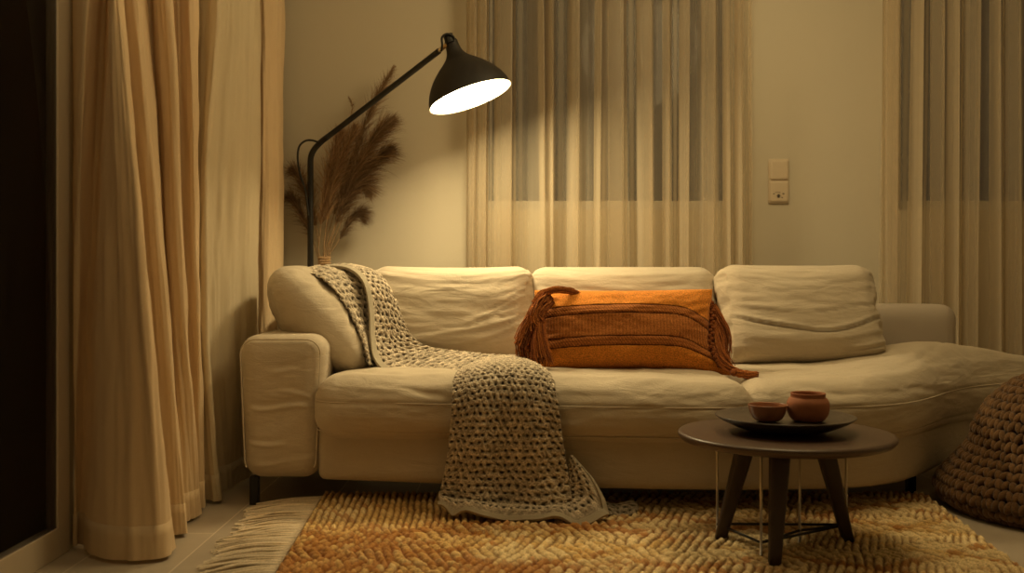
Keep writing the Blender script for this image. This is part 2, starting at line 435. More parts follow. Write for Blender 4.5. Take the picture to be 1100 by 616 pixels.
# ------------------------------------------------------------------ sheer back curtains
def px2X(p, Y=4.735): return (p - CX) / F * Y
def sheer(name, x0, x1, folds, label, seed, Y0=4.735, ztop=2.55, zbot=.03, slant=(0, 0)):
    """folds: (a, b) px spans where the voile doubles over itself; flat between them"""
    r = np.random.default_rng(seed)
    pt, cur, sg = [], x0, 1
    def flat(a, b):
        nonlocal sg
        n = max(2, int((b - a) / 9))
        for k in range(n):
            t = (k + .5) / n
            pt.append((px2X(a + (b - a) * t), .020 * math.sin(k * 1.7 + seed + a) - .002))
    for a, b in folds:
        flat(cur, a)
        d = r.uniform(.034, .056)
        pt.extend([(px2X(a + .15 * (b - a)), -d * .6), (px2X(b - .1 * (b - a)), -d), (px2X(b), -d * .55), (px2X((a + b) / 2), 0.0), (px2X(a), d * .45), (px2X(a + .2 * (b - a)), d * .8), (px2X(b), d * .5)])
        cur = b
    flat(cur, x1); pt.append((px2X(x1), 0.0))
    pt = np.array(pt); k = len(pt)
    n = (k - 1) * 6 + 1
    T = catmull(pt, n)
    sp = np.linspace(0, 1, n)
    B = T.copy(); B[:, 0] += slant[0] + (slant[1] - slant[0]) * sp + .014 * np.sin(sp * 19 + seed) + .008 * np.sin(sp * 43 + seed)
    B[:, 1] *= 1.25
    z = np.linspace(zbot, ztop, 60); t = (z / ztop)[:, None, None]
    XY = B * (1 - t) + T * t
    XY[..., 1] += Y0
    G = np.concatenate([XY, np.broadcast_to(z[:, None, None], XY.shape[:2] + (1,))], -1)
    q = np.stack([np.broadcast_to(sp * 60, G.shape[:2]), G[..., 2] * .6, np.full(G.shape[:2], seed * 1.7)], -1)
    G[..., 1] += fbm(q, seed, 2) * .003
    G[..., 1] = np.minimum(G[..., 1], BY - .02)
    root = empty(name, (px2X((x0 + x1) / 2), Y0, 0), label, 'curtain')
    MB().grid(G).build('sheer_panel', M['sheer'], root)
    for j0, j1 in ((0, 7), (n - 8, n - 1)):                   # doubled side hems
        S = G[:, j0:j1 + 1].copy(); S[..., 1] -= .006
        MB().grid(S).build('side_hem', M['sheer'], root)
    return root
sheer('sheer_curtain', 500, 807, [(503, 511), (514, 523), (533, 550), (577, 583), (590, 594), (614, 622), (640, 646), (652, 668), (685, 698), (712, 718), (732, 740), (755, 767), (777, 781), (790, 794)],
      'wide sheer voile curtain hanging over the window behind the middle of the sofa', 3)
sheer('sheer_curtain', 945, 1165, [(952, 964), (984, 989), (1002, 1012), (1022, 1027), (1039, 1050), (1066, 1071), (1081, 1092), (1110, 1122), (1140, 1150)],
      'sheer voile curtain at the right end, behind the low sofa back', 8, slant=(-.03, 0))

# ------------------------------------------------------------------ wall switch
sy = BY
def wx(p): return (p - CX) / F * BY
def wz(y): return H + (HY - y) / F * BY
root = empty('wall_switch', (wx(836), BY, wz(195)), 'cream double wall plate with rocker above socket, between the two sheer curtains', 'switch')
V, Fc, _ = soft_box(((wx(847) - wx(825)) / 2, .006, (wz(171) - wz(219)) / 2), .004, (8, 6, 8))
MB().add(V + np.array([wx(836), BY - .006, wz(195)]), Fc).build('back_plate', M['switch'], root, merge=1e-5)
V, Fc, _ = soft_box((.0445, .005, .047), .004, (8, 6, 8))
V[:, 1] += V[:, 2] * .04
MB().add(V + np.array([wx(836), BY - .014, wz(183.0)]), Fc).build('rocker', M['switch'], root, merge=1e-5)
V, Fc, _ = soft_box((.0445, .005, .050), .004, (8, 6, 8))
so = MB().add(V + np.array([wx(836), BY - .013, wz(206.3)]), Fc).build('socket_cover', M['switch'], root, merge=1e-5)
mb = MB(); yy = BY - .019
for a, b in (((829.5, 208.3), (831.2, 209.2)), ((832.0, 206.8), (837, 207.3)), ((839.6, 208.0), (841.5, 209.2)), ((834.3, 209.0), (836.4, 213.0)), ((838.6, 212.2), (839.8, 213.2)), ((833.4, 210.4), (834.2, 211.6)), ((836.4, 210.4), (837.2, 211.6))):
    mb.box((wx(a[0]), yy, wz(b[1])), (wx(b[0]), yy + .002, wz(a[1])))
mb.build('printed_mark', M['switchdark'], so)

# ------------------------------------------------------------------ sofa
FXs = np.array([-1.05, -.6, -.1, .35, .7, 1.0, 1.2, 1.38, 1.54, 1.70, 1.88, 2.1, 2.35])
FYs = np.array([3.62, 3.57, 3.515, 3.455, 3.43, 3.435, 3.47, 3.56, 3.72, 3.92, 4.09, 4.22, 4.30])
_fx = catmull(np.stack([FXs, FYs], 1), 200)
def Yf(x): return np.interp(x, _fx[:, 0], _fx[:, 1])

sofa = empty('sofa', (.5, 4.0, 0), 'long oatmeal linen sofa with rounded chaise end, under the floor lamp', 'sofa')
def wrinkle(P, seed, amp=.004, sc=(3, 3, 9)):
    return fbm(P * np.array(sc), seed, 3) * amp
# base
V, Fc, p = soft_box((1, 1, 1), .05, (90, 30, 12))
ext = np.array([1.66, .5, .1])
V, Fc, p = soft_box(ext, .03, (110, 30, 12))
u, v, w = V[:, 0] / 1.66, V[:, 1] / .5, V[:, 2]
X = -.705 + (u + 1) / 2 * (2.30 + .705)
Y = Yf(X) + (v + 1) / 2 * (4.43 - Yf(X))
Z = .197 + w
Y = Y + .028 * (1 - sstep(-.70, -.1, X)) * (v < .5)
P = np.stack([X, Y, Z], 1); P[:, 1] -= wrinkle(P, 3, .004, (2.5, 2, 8)) * (v < 0)
MB().add(P, Fc).build('base', M['linen'], sofa, merge=1e-5)
# armrest
ext = np.array([.148, .41, .262])
V, Fc, p = soft_box(ext, .065, (60, 30, 110))
V[:, 0] += .012 * (V[:, 2] / .262) * (V[:, 0] / .148)
q = V.copy()
cr = 0
for z0, x0, x1, sl, dep in ((.0, -.13, .13, -.03, .006), (-.135, -.14, .04, -.12, .005), (.13, -.05, .09, .0, .003), (-.2, -.1, .14, .05, .003), (.06, -.02, .14, -.3, .003)):
    d = (q[:, 2] - (z0 + sl * q[:, 0] + .01 * np.sin(q[:, 0] * 20)))
    m_ = sstep(x0, x0 + .05, q[:, 0]) * (1 - sstep(x1 - .05, x1, q[:, 0]))
    cr = cr + dep * m_ * (np.exp(-(d / .008) ** 2) - .8 * np.exp(-((d - .016) / .012) ** 2))
V[:, 1] -= cr * (p[:, 1] < -.9)
V += (wrinkle(V, 21, .003, (5, 5, 12)))[:, None] * np.sign(p) * (np.abs(p) > .98) * np.array([.4, 1, .5])
arm = MB().add(V + np.array([-.84, 4.02, .362]), Fc).build('armrest', M['linen'], sofa, merge=1e-5)
# arm front piping
def rrect(a, b, r, n=10):
    pts = []
    for cx, cz, a0 in ((a - r, b - r, 0), (-(a - r), b - r, 90), (-(a - r), -(b - r), 180), (a - r, -(b - r), 270)):
        for k in range(n + 1):
            t = math.radians(a0 + 90 * k / n); pts.append((cx + r * math.cos(t), cz + r * math.sin(t)))
    pts.append(pts[0]); return np.array(pts)
rr = rrect(.137, .247, .055); rr[:, 0] *= 1 + .08 * rr[:, 1] / .262; pp = np.stack([rr[:, 0] - .84, np.full(len(rr), 3.6135), rr[:, 1] + .362], 1)
pp = pp[pp[:, 2] > .14]
pp = pp[np.argsort(np.arctan2(pp[:, 0] + .84, pp[:, 2] - .362))]
MB().tube(pp, .0028, 6).build('piping', M['linen_seam'], arm)
# low backrest
V, Fc, p = soft_box((1.475, .095, .29), .065, (80, 14, 24))
V += (wrinkle(V, 31, .004, (3, 3, 6)))[:, None] * np.sign(p) * (np.abs(p) > .98)
MB().add(V + np.array([.455, 4.375, .425]), Fc).build('backrest', M['grey_linen'], sofa, merge=1e-5)

def seat(x0, x1, name, mound=0, seed=0, roundr=.09, off=.045, skirt=()):
    ext = np.array([(x1 - x0) / 2, .42, .112])
    V, Fc, p = soft_box(ext, roundr, (150, 60, 40))
    u, v, w = V[:, 0] / ext[0], V[:, 1] / ext[1], V[:, 2] / ext[2]
    def mapf(u, v, w):
        X = (x0 + x1) / 2 + u * ext[0]
        yf = Yf(X) - off
        yb = 4.26
        Y = yf + (v + 1) / 2 * (yb - yf)
        Z = .364 + w * ext[2]
        P = np.stack([X, Y, Z], 1)
        crown = .020 * (1 - u ** 4) * (1 - np.abs(v) ** 3)
        P[:, 2] += crown * (w > 0) * np.clip(w, 0, 1)
        # bulging front
        P[:, 1] -= .022 * np.clip(-v, 0, 1) ** 4 * (1 - w ** 2) * (1 - u ** 8)
        if mound:
            g = np.exp(-((X - 1.70) / .30) ** 2) + .12 * sstep(1.7, 2.2, X)
            P[:, 2] += mound * np.clip(g, 0, 1.15) * np.clip(w, 0, 1) * sstep(-.98, -.1, v)
        return P
    P = mapf(u, v, w)
    top = (w > .6); fr = (v < -.7)
    P[:, 2] += top * (wrinkle(P, seed, .005, (6, 4, 3)) + wrinkle(P, seed + 5, .004, (3, 14, 3)))
    P[:, 1] -= fr * (wrinkle(P, seed + 7, .006, (4, 2, 7)) + np.abs(wrinkle(P, seed + 2, .008, (9, 2, 22))) * .5)
    # soft pulled creases on the front face
    cr = 0
    r = np.random.default_rng(seed)
    for k in range(9):
        xa = r.uniform(x0 + .1, x1 - .1); L = r.uniform(.08, .25); za = r.uniform(.30, .45); sl = r.uniform(-.25, .25)
        d = P[:, 2] - (za + sl * (P[:, 0] - xa)); m_ = np.exp(-((P[:, 0] - xa) / L) ** 2)
        cr = cr + .004 * m_ * np.exp(-(d / .010) ** 2)
    P[:, 1] += fr * cr
    for k in range(8):
        xa = r.uniform(x0 + .1, x1 - .1); L = r.uniform(.06, .16); ya = r.uniform(.03, .22); sl = r.uniform(-.5, .5)
        d = (P[:, 1] - Yf(P[:, 0]) + off) - (ya + sl * (P[:, 0] - xa)); m_ = np.exp(-((P[:, 0] - xa) / L) ** 2)
        P[:, 2] -= top * .0045 * m_ * np.exp(-(d / .016) ** 2)
    # seams tuck the cloth in
    for wz_ in (.25, -.72):
        P[:, 1] += fr * .005 * np.exp(-((w - wz_) / .06) ** 2)
    o = MB().add(P, Fc).build(name, M['linen'], sofa, merge=1e-5)
    for wz_ in (.25, -.72):
        uu = np.linspace(-1, 1, 120)
        rx = roundr / ext[0]
        # follow the rounded plan of the cushion front
        uin = np.clip(uu, -(1 - rx), 1 - rx); du = (uu - uin) / rx
        vv = -1 + (1 - np.sqrt(np.clip(1 - du ** 2, 0, 1))) * roundr / ext[1]
        zr = roundr / ext[2]
        Q = mapf(uu, vv, np.full(120, wz_))
        Q[:, 1] += .0035 - .002
        if abs(wz_) > .5:
            Q[:, 1] += (1 - math.sqrt(1 - ((abs(wz_) - (1 - zr)) / zr) ** 2)) * roundr if abs(wz_) > 1 - zr else 0
        else:
            k = max(0, abs(wz_) - (1 - zr)) / zr
            Q[:, 1] += (1 - math.sqrt(1 - k * k)) * roundr
        MB().tube(Q, .0026, 6).build('piping', M['linen_seam'], o)
    return o
seat(-.715, .835, 'seat_cushion', seed=41)
seat(.80, 2.32, 'seat_cushion', mound=.07, seed=52)

def back_cushion(x0, x1, zt, yb, tilt, th, seed, creases, rot=0, zb=.478, sag=.0, mat='linen', edge_r=.085, top_dx=0):
    hgt = zt - zb
    ext = np.array([(x1 - x0) / 2, th / 2, hgt / 2 / math.cos(tilt)])
    V, Fc, p = soft_box(ext, edge_r, (70, 16, 60))
    u, v, w = V[:, 0] / ext[0], V[:, 1] / ext[1], V[:, 2] / ext[2]
    bul = (1 - np.clip(np.abs(u), 0, 1) ** 2.5) * (1 - np.clip(np.abs(w + .15) / 1.15, 0, 1) ** 3)
    V[:, 1] += np.sign(v) * np.abs(v) * .055 * bul
    V[:, 2] += sag * (w > 0) * w * (np.abs(u) ** 3)          # pulled-up corners
    V[:, 0] *= 1 + .035 * np.clip(-w, 0, 1)                  # heavier foot
    V[:, 0] += top_dx * w
    fr = v < -.25
    cr = 0
    for z0, k, xc, xa, xb, dep, wd in creases:
        uc = u - xc
        d = w - (z0 + k * uc ** 2 + .03 * np.sin(uc * 5 + z0 * 20))
        m_ = sstep(xa, xa + .25, u) * (1 - sstep(xb - .25, xb, u)) if xb < .95 else sstep(xa, xa + .25, u)
        cr = cr + dep * m_ * (np.exp(-(d / wd) ** 2) - .75 * np.exp(-((d - 1.9 * wd) / (1.3 * wd)) ** 2) * 1.0)
    V[:, 1] += fr * cr
    q = np.stack([u * 1.3, v * 0, w * 5 - 1.2 * u ** 2], 1)
    V[:, 1] -= fr * (fbm(q + seed, seed, 3) * .0035 + fbm(q * np.array([1.5, 1, 4]) + seed, seed + 3, 2) * .0018)
    side = np.abs(u) > .9
    V[:, 0] += np.sign(u) * side * fbm(np.stack([v, v * 0, w * 6], 1) + seed, seed + 4, 2) * .008
    c, s = math.cos(tilt), math.sin(tilt)
    Y = V[:, 1] * c + V[:, 2] * s; Z = -V[:, 1] * s + V[:, 2] * c; X = V[:, 0]
    cr_, sr = math.cos(rot), math.sin(rot)
    X, Y = X * cr_ - Y * sr, X * sr + Y * cr_
    P = np.stack([X + (x0 + x1) / 2, Y + yb, Z + (zt + zb) / 2], 1)
    o = MB().add(P, Fc).build('back_cushion', M[mat], sofa, merge=1e-5)
    return o
T = math.radians(17)
back_cushion(.062, .862, .872, 4.16, T, .17, 62, [(.2, .1, 0, -.9, .9, .004, .03)], sag=.0)
back_cushion(-.60, .085, .868, 4.10, T, .18, 61,
    [(-.78, .42, -.1, -.6, 1, .006, .030), (-.62, .45, -.2, -.2, 1, .006, .028), (-.48, .50, -.3, .1, 1, .005, .025), (-.30, .5, -.3, .25, 1, .004, .024), (-.05, .35, -.4, .2, 1, .002, .02), (.3, .25, -.4, -.2, 1, .0015, .02)], rot=.05, sag=.012, top_dx=.012)
back_cushion(.845, 1.485, .874, 4.06, T, .19, 63,
    [(-.46, .40, .05, -1, 1, .013, .026), (-.64, .55, .35, .1, 1, .005, .024), (-.80, .6, .4, .25, 1, .007, .026), (-.10, .20, -.1, -.9, 1, .005, .020), (.14, .10, -.1, -.9, .9, .0022, .018), (.02, .12, -.1, -.6, 1, .002, .016), (.34, .08, .1, -.6, 1, .002, .016), (.56, .05, -.1, -.8, .8, .0015, .016), (-.9, .9, .6, .4, 1, .007, .026)], rot=-.03, sag=.008, top_dx=-.012)
for x, y in ((-.945, 3.66), (-.945, 4.38), (.25, 3.62), (1.545, 3.86), (2.1, 4.36), (.6, 4.38)):
    MB().box((x - .016, y - .016, 0), (x + .016, y + .016, .105)).build('leg', M['black'], sofa, smooth=False, bevel=.003)

# ------------------------------------------------------------------ side pillow
def pillow(w, h, t, n=44, pinch=.10, q=.55, wr=.006, seed=0, corner=0):
    """closed pillow in local (x: width, y: thickness, z: height); returns verts, faces, u, v, side"""
    a = np.linspace(-1, 1, n); a = .5 * a + .5 * np.sin(a * np.pi / 2)
    U, W_ = np.meshgrid(a, a, indexing='ij')
    Vs, Fs, off = [], [], 0
    for s in (-1, 1):
        X = w / 2 * U * (1 - pinch * (1 - W_ ** 2) * np.abs(U) ** 2)
        Z = h / 2 * W_ * (1 - pinch * (1 - U ** 2) * np.abs(W_) ** 2)
        X = X * (1 - corner * W_ ** 4 * np.abs(U) ** 2); Z = Z * (1 - corner * U ** 4 * np.abs(W_) ** 2)
        T_ = t / 2 * ((1 - U ** 2) * (1 - W_ ** 2)) ** q * (1 + .12 * (1 - np.abs(U)))
        g = np.stack([U * 3, W_ * 3, np.full(U.shape, s * 2.)], -1)
        edge = np.maximum(np.abs(U), np.abs(W_))
        T_ = T_ + wr * fbm(g + seed, seed, 3) * (1 - edge ** 6)
        ang = np.arctan2(W_, U)
        T_ = T_ + wr * .9 * np.sin(ang * 26 + seed) * sstep(.45, .85, edge) * (1 - sstep(.93, 1., edge)) * fbm(g * 1.3 + 9 + seed, seed + 2, 1)
        P = np.stack([X, s * T_, Z], -1)
        Vs.append(P.reshape(-1, 3))
        for i in range(n - 1):
            for j in range(n - 1):
                f = (off + i * n + j, off + (i + 1) * n + j, off + (i + 1) * n + j + 1, off + i * n + j + 1)
                Fs.append(f if s < 0 else f[::-1])
        off += n * n
    return np.concatenate(Vs), Fs, np.concatenate([U.ravel()] * 2), np.concatenate([W_.ravel()] * 2)

def frame(o, ax, ay, az):
    A = np.stack([ax, ay, az], 0)
    return lambda V: V @ A + np.array(o)
def unit(v): v = np.array(v, float); return v / np.linalg.norm(v)

c0 = np.array([-.752, 3.985, .650])
zz = unit((-.66, .0, .72)); ax = unit((.10, -1, .06)); ax = unit(ax - zz * ax.dot(zz)); ay = np.cross(zz, ax)
root = empty('cushion', (-.72, 4.0, .48), 'plump oatmeal linen cushion slumped over the left sofa arm, under the throw', 'cushion')
V, Fc, u, v = pillow(.48, .53, .27, 60, pinch=-.03, q=.45, wr=.008, seed=5, corner=.16)
# creases pressed across the front edge
V[:, 1] += .004 * np.sin(v * 8 + u * 3) * sstep(.3, .7, u) * (1 - np.abs(u) ** 8)
MB().add(frame(c0, ax, ay, zz)(V), Fc).build('cushion_cover', M['linen'], root, merge=1e-4, recalc=True)
# seam along the edge of the cover
uu = np.linspace(-1, 1, 40); w_, h_ = .50, .50
edge = [(.25 * 1, 0, .25 * t * (1 - 0)) for t in uu]

# ------------------------------------------------------------------ throw blanket
throw = empty('throw_blanket', (-.1, 3.5, .02), 'chunky grey-beige knitted throw running over the cushion and seat down to the rug', 'blanket')
def grid3(rows): return np.array([[at(*p) for p in r] for r in rows])
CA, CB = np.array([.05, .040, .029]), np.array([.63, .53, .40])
def knit(P, su, sv, depth, seed, edge_mask=None):
    """P dense grid -> displaced grid + colours; stitches of size su, sv metres (staggered)"""
    a, b = P.shape[:2]
    lu = np.concatenate([[0], np.cumsum(np.linalg.norm(np.diff(P, axis=0), axis=-1).mean(1))])
    lv = np.concatenate([[0], np.cumsum(np.linalg.norm(np.diff(P, axis=1), axis=-1).mean(0))])
    U, W_ = np.meshgrid(lu / su, lv / sv, indexing='ij')
    nz = np.stack([U * .9, W_ * .9, np.full(U.shape, seed * 1.3)], -1)
    U = U + .24 * vnoise(nz, seed); W_ = W_ + .24 * vnoise(nz, seed + 1)
    row = np.floor(U); st = W_ + .5 * (row % 2)
    fu = U - row - .5; fv = st - np.floor(st) - .5
    # each stitch: two plump strands leaning together over a gap
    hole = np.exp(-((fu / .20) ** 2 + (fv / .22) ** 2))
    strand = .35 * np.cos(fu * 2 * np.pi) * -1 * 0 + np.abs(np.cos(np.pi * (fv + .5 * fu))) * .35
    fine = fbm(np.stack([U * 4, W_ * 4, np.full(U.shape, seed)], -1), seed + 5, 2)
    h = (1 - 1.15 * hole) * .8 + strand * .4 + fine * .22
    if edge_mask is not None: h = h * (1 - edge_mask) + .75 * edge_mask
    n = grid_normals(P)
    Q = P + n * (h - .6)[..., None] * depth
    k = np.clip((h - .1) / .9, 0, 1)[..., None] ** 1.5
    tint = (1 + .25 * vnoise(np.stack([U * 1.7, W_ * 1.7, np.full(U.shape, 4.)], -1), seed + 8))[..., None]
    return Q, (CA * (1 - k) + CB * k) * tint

def flip_to(P, d):
    n = grid_normals(P).reshape(-1, 3).mean(0)
    return P[:, ::-1] if n.dot(np.array(d)) < 0 else P

mb = MB()
# under layer over the cushion
G1 = grid3([
    [(318, 292, 3.89), (342, 286, 4.04), (372, 288, 4.12)],
    [(342, 297, 3.85), (360, 294, 3.96), (386, 300, 4.01)],
    [(363, 316, 3.83), (376, 315, 3.91), (396, 318, 3.97)],
    [(378, 340, 3.81), (388, 340, 3.89), (402, 340, 3.95)],
    [(389, 365, 3.79), (395, 365, 3.85), (405, 365, 3.89)],
    [(397, 392, 3.75), (401, 392, 3.81), (412, 392, 3.83)]])
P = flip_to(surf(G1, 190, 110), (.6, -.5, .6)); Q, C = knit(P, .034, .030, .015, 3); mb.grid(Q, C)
# upper layer with the hem, over the back cushion and along the seat
G2 = grid3([
    [(348, 287, 4.10), (362, 284, 4.14), (376, 284, 4.16), (390, 287, 4.18)],
    [(374, 290, 4.00), (390, 289, 4.03), (403, 292, 4.05), (414, 300, 4.07)],
    [(390, 305, 3.93), (404, 306, 3.96), (416, 311, 3.98), (427, 322, 3.99)],
    [(396, 335, 3.88), (410, 337, 3.91), (423, 340, 3.93), (435, 348, 3.94)],
    [(397, 362, 3.83), (411, 364, 3.87), (426, 364, 3.89), (443, 362, 3.91)],
    [(401, 385, 3.78), (418, 382, 3.82), (437, 376, 3.86), (458, 372, 3.89)],
    [(415, 400, 3.71), (432, 393, 3.76), (453, 383, 3.82), (477, 376, 3.88)],
    [(445, 404, 3.66), (462, 396, 3.70), (483, 386, 3.79), (503, 379, 3.86)],
    [(477, 405, 3.62), (493, 398, 3.66), (511, 389, 3.75), (528, 381, 3.82)],
    [(503, 404, 3.60), (518, 397, 3.63), (537, 389, 3.71), (553, 384, 3.79)]])
P = surf(G2, 420, 130)
sgn = grid_normals(P).reshape(-1, 3).mean(0).dot(np.array([0, -.7, .7]))
em = np.broadcast_to((1 - sstep(.06, .12, np.linspace(0, 1, 130)))[None, :], P.shape[:2])
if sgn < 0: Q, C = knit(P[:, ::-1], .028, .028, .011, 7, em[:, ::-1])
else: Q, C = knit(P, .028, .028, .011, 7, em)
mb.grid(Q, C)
hem2 = P[:, :16]
# hanging front
G3 = grid3([
    [(500, 393, 3.74), (522, 386, 3.77), (543, 382, 3.79), (558, 383, 3.79), (570, 388, 3.76)],
    [(489, 403, 3.50), (515, 396, 3.50), (545, 392, 3.49), (575, 394, 3.48), (591, 402, 3.48)],
    [(486, 426, 3.40), (515, 420, 3.385), (545, 418, 3.38), (578, 420, 3.365), (598, 426, 3.365)],
    [(483, 470, 3.40), (512, 470, 3.365), (545, 470, 3.375), (580, 470, 3.345), (604, 470, 3.365)],
    [(477, 510, 3.41), (510, 512, 3.375), (545, 512, 3.385), (584, 512, 3.35), (610, 510, 3.375)],
    [(470, 536, 3.40), (510, 541, 3.36), (545, 543, 3.365), (587, 546, 3.335), (615, 542, 3.36)]])
P = flip_to(surf(G3, 330, 250), (0, -1, .3))
P[..., 1] += .006 * np.sin(np.linspace(0, 1, 250) * 17)[None, :] * np.linspace(0, 1, 330)[:, None]
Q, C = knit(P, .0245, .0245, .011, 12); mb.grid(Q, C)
# ruffled foot lying on the rug
top = [(474, 537, 3.40), (500, 540, 3.385), (530, 543, 3.38), (562, 545, 3.375), (592, 546, 3.37), (606, 543, 3.37), (612, 532, 3.375), (612, 514, 3.385), (611, 498, 3.40)]
out = [(471, 547, 3.335), (492, 552, 3.315), (520, 558, 3.29), (552, 557, 3.30), (585, 561, 3.28), (622, 565, 3.265), (653, 556, 3.31), (640, 523, 3.36), (616, 496, 3.40)]
T_ = np.array([at(*p) for p in top]); O_ = np.array([at(*p) for p in out])
mid = (T_ + O_) / 2 + np.array([0, -.01, .022])
P = flip_to(surf(np.array([T_, mid, O_]), 80, 330), (0, -.6, .8))
k = np.linspace(0, 1, 80)[:, None] ** 1.6; s_ = np.linspace(0, 1, 330)[None, :]
P[..., 2] += .014 * k * np.sin(s_ * 27 + 1.0 + 1.6 * np.sin(s_ * 9)) * (1 - sstep(.74, .82, s_)) * (.6 + .6 * np.sin(s_ * 14) ** 2) + .004
em = np.broadcast_to((sstep(.62, .80, np.linspace(0, 1, 80)))[:, None], P.shape[:2])
Q, C = knit(P, .024, .024, .009, 15, em); mb.grid(Q, C)
hem4 = P[66:, :]
# folded corner showing beyond the foot
G5 = grid3([[(640, 543, 3.47), (660, 540, 3.46), (684, 541, 3.46)], [(644, 549, 3.42), (664, 547, 3.41), (686, 548, 3.42)], [(648, 556, 3.38), (668, 554, 3.39), (683, 556, 3.39)]])
P = flip_to(surf(G5, 40, 60), (0, -.6, .8)); P[..., 2] += .006 * np.sin(np.linspace(0, 9, 60))[None, :]
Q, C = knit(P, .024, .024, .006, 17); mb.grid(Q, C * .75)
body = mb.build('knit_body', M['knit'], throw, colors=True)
sd = body.modifiers.new('thick', 'SOLIDIFY'); sd.thickness = .006; sd.offset = -1
def hem_strip(P, name):
    n = grid_normals(P); d = np.array([0, -.7, .7]); s = np.sign((n.reshape(-1, 3).mean(0)).dot(d))
    a, b = P.shape[:2]
    A = P + n * s * .008; B = P + n * s * .001
    if a > b:
        ring = np.concatenate([A, B[:, ::-1]], 1); MB().grid(ring, wrap_v=True).build(name, M['hem'], throw, recalc=True)
    else:
        ring = np.concatenate([A, B[::-1]], 0); MB().grid(ring, wrap_u=True).build(name, M['hem'], throw, recalc=True)
hem_strip(hem2, 'hem'); hem_strip(hem4, 'hem')

# ------------------------------------------------------------------ rust lumbar pillow
lp = empty('lumbar_pillow', (.45, 3.78, .485), 'rust orange woven lumbar pillow with braided bands and tassels, propped on the sofa', 'pillow')
c0 = np.array([.428, 3.80, .630])
zz = unit((0, .22, .97)); ax = unit((1, -.03, -.012)); ax = unit(ax - zz * ax.dot(zz)); ay = np.cross(zz, ax)
V, Fc, u, v = pillow(.715, .335, .24, 200, pinch=.09, q=.50, wr=.006, seed=8, corner=.045)
R0 = np.array([.70, .255, .040]); R1 = np.array([.46, .165, .042]); R2 = np.array([.22, .072, .020])
vb = v - .05 * (1 - u ** 2) + .30 * sstep(.45, 1.05, u) ** 1.5                # bands bow a little
C = np.broadcast_to(R0, V.shape).copy()
disp = np.zeros(len(V))
midz = (vb > -.31) & (vb < .27)
ribs = .5 + .5 * np.sin(u * 175)
C[midz] = (R1 * 1.02)[None] * (.75 + .4 * ribs[midz])[:, None]
disp[midz] -= .002 * (1 - ribs[midz])
for b0 in (.34, -.38):
    m_ = np.abs(vb - b0) < .095
    z_ = (vb - b0) / .095
    br = (.5 + .5 * np.sin(u * 190 + z_ * 7)) * (.45 + .55 * np.abs(np.sin(z_ * 4.2)))
    C[m_] = (R2 * (1 - br[m_])[:, None] + R1 * 1.5 * br[m_][:, None])
    disp[m_] += .0035 * (1 - z_[m_] ** 4) * (.35 + .9 * br[m_])
    for e_ in (-1, 1):
        m2 = np.abs(vb - b0 - e_ * .104) < .014
        C[m2] = R2 * .6; disp[m2] -= .002
weft = 1 + .10 * np.sin(v * 230) * np.sin(u * 500)
C *= weft[:, None]
sd_ = np.where(np.arange(len(V)) < len(V) // 2, -1, 1)
V[:, 1] += sd_ * disp * (1 - np.maximum(np.abs(u), np.abs(v)) ** 10)
# lower right corner is drawn out
pull = sstep(.55, 1, u) * sstep(-.3, -1, v)
V[:, 0] += .055 * pull; V[:, 2] -= .012 * pull
lpf = frame(c0, ax, ay, zz)
MB().add(lpf(V), Fc, C).build('pillow_cover', M['rust'], lp, merge=1e-5, colors=True)

def strand_bundle(mb, path, w0, w1, n, r, cols, jit=.004, seed=0, twist=3):
    """bundle of yarns around a path, spreading from w0 to w1"""
    rg = np.random.default_rng(seed)
    path = catmull(np.array(path), 16)
    Tn = np.gradient(path, axis=0); Tn /= np.linalg.norm(Tn, axis=1, keepdims=True)
    side = np.cross(Tn, np.array([0, -1, 0.])); side /= np.linalg.norm(side, axis=1, keepdims=True) + 1e-9
    nor = np.cross(side, Tn)
    t = np.linspace(0, 1, 16)
    for k in range(n):
        a, rad = rg.uniform(0, 2 * np.pi), math.sqrt(rg.uniform(0, 1))
        wd = w0 + (w1 - w0) * t ** 1.2
        off = (np.cos(a + t * twist * .3) * rad * wd)[:, None] * side + (np.sin(a + t * twist * .3) * rad * wd * .55)[:, None] * nor
        wob = fbm(np.stack([t * 4, np.full(16, k * 1.7), np.full(16, seed * 3.1)], 1), seed, 2) * jit
        L = int(rg.integers(13, 17))
        pts = (path + off + wob[:, None] * side)[:L]
        c = cols[rg.integers(len(cols))] * rg.uniform(.7, 1.2)
        mb.tube(pts, np.linspace(r, r * .7, L), 5, True, c)
RC = [np.array([.42, .135, .03]), np.array([.33, .10, .028]), np.array([.24, .075, .022]), np.array([.50, .18, .045])]
def knot(mb, c, r, col):
    a = np.linspace(0, np.pi, 7); prof = np.stack([np.maximum(np.sin(a), .02) * r, -np.cos(a) * r * .85], 1)
    b0 = mb.n; mb.lathe(prof, 10, c); mb.c[-1] = np.broadcast_to(col, mb.c[-1].shape)
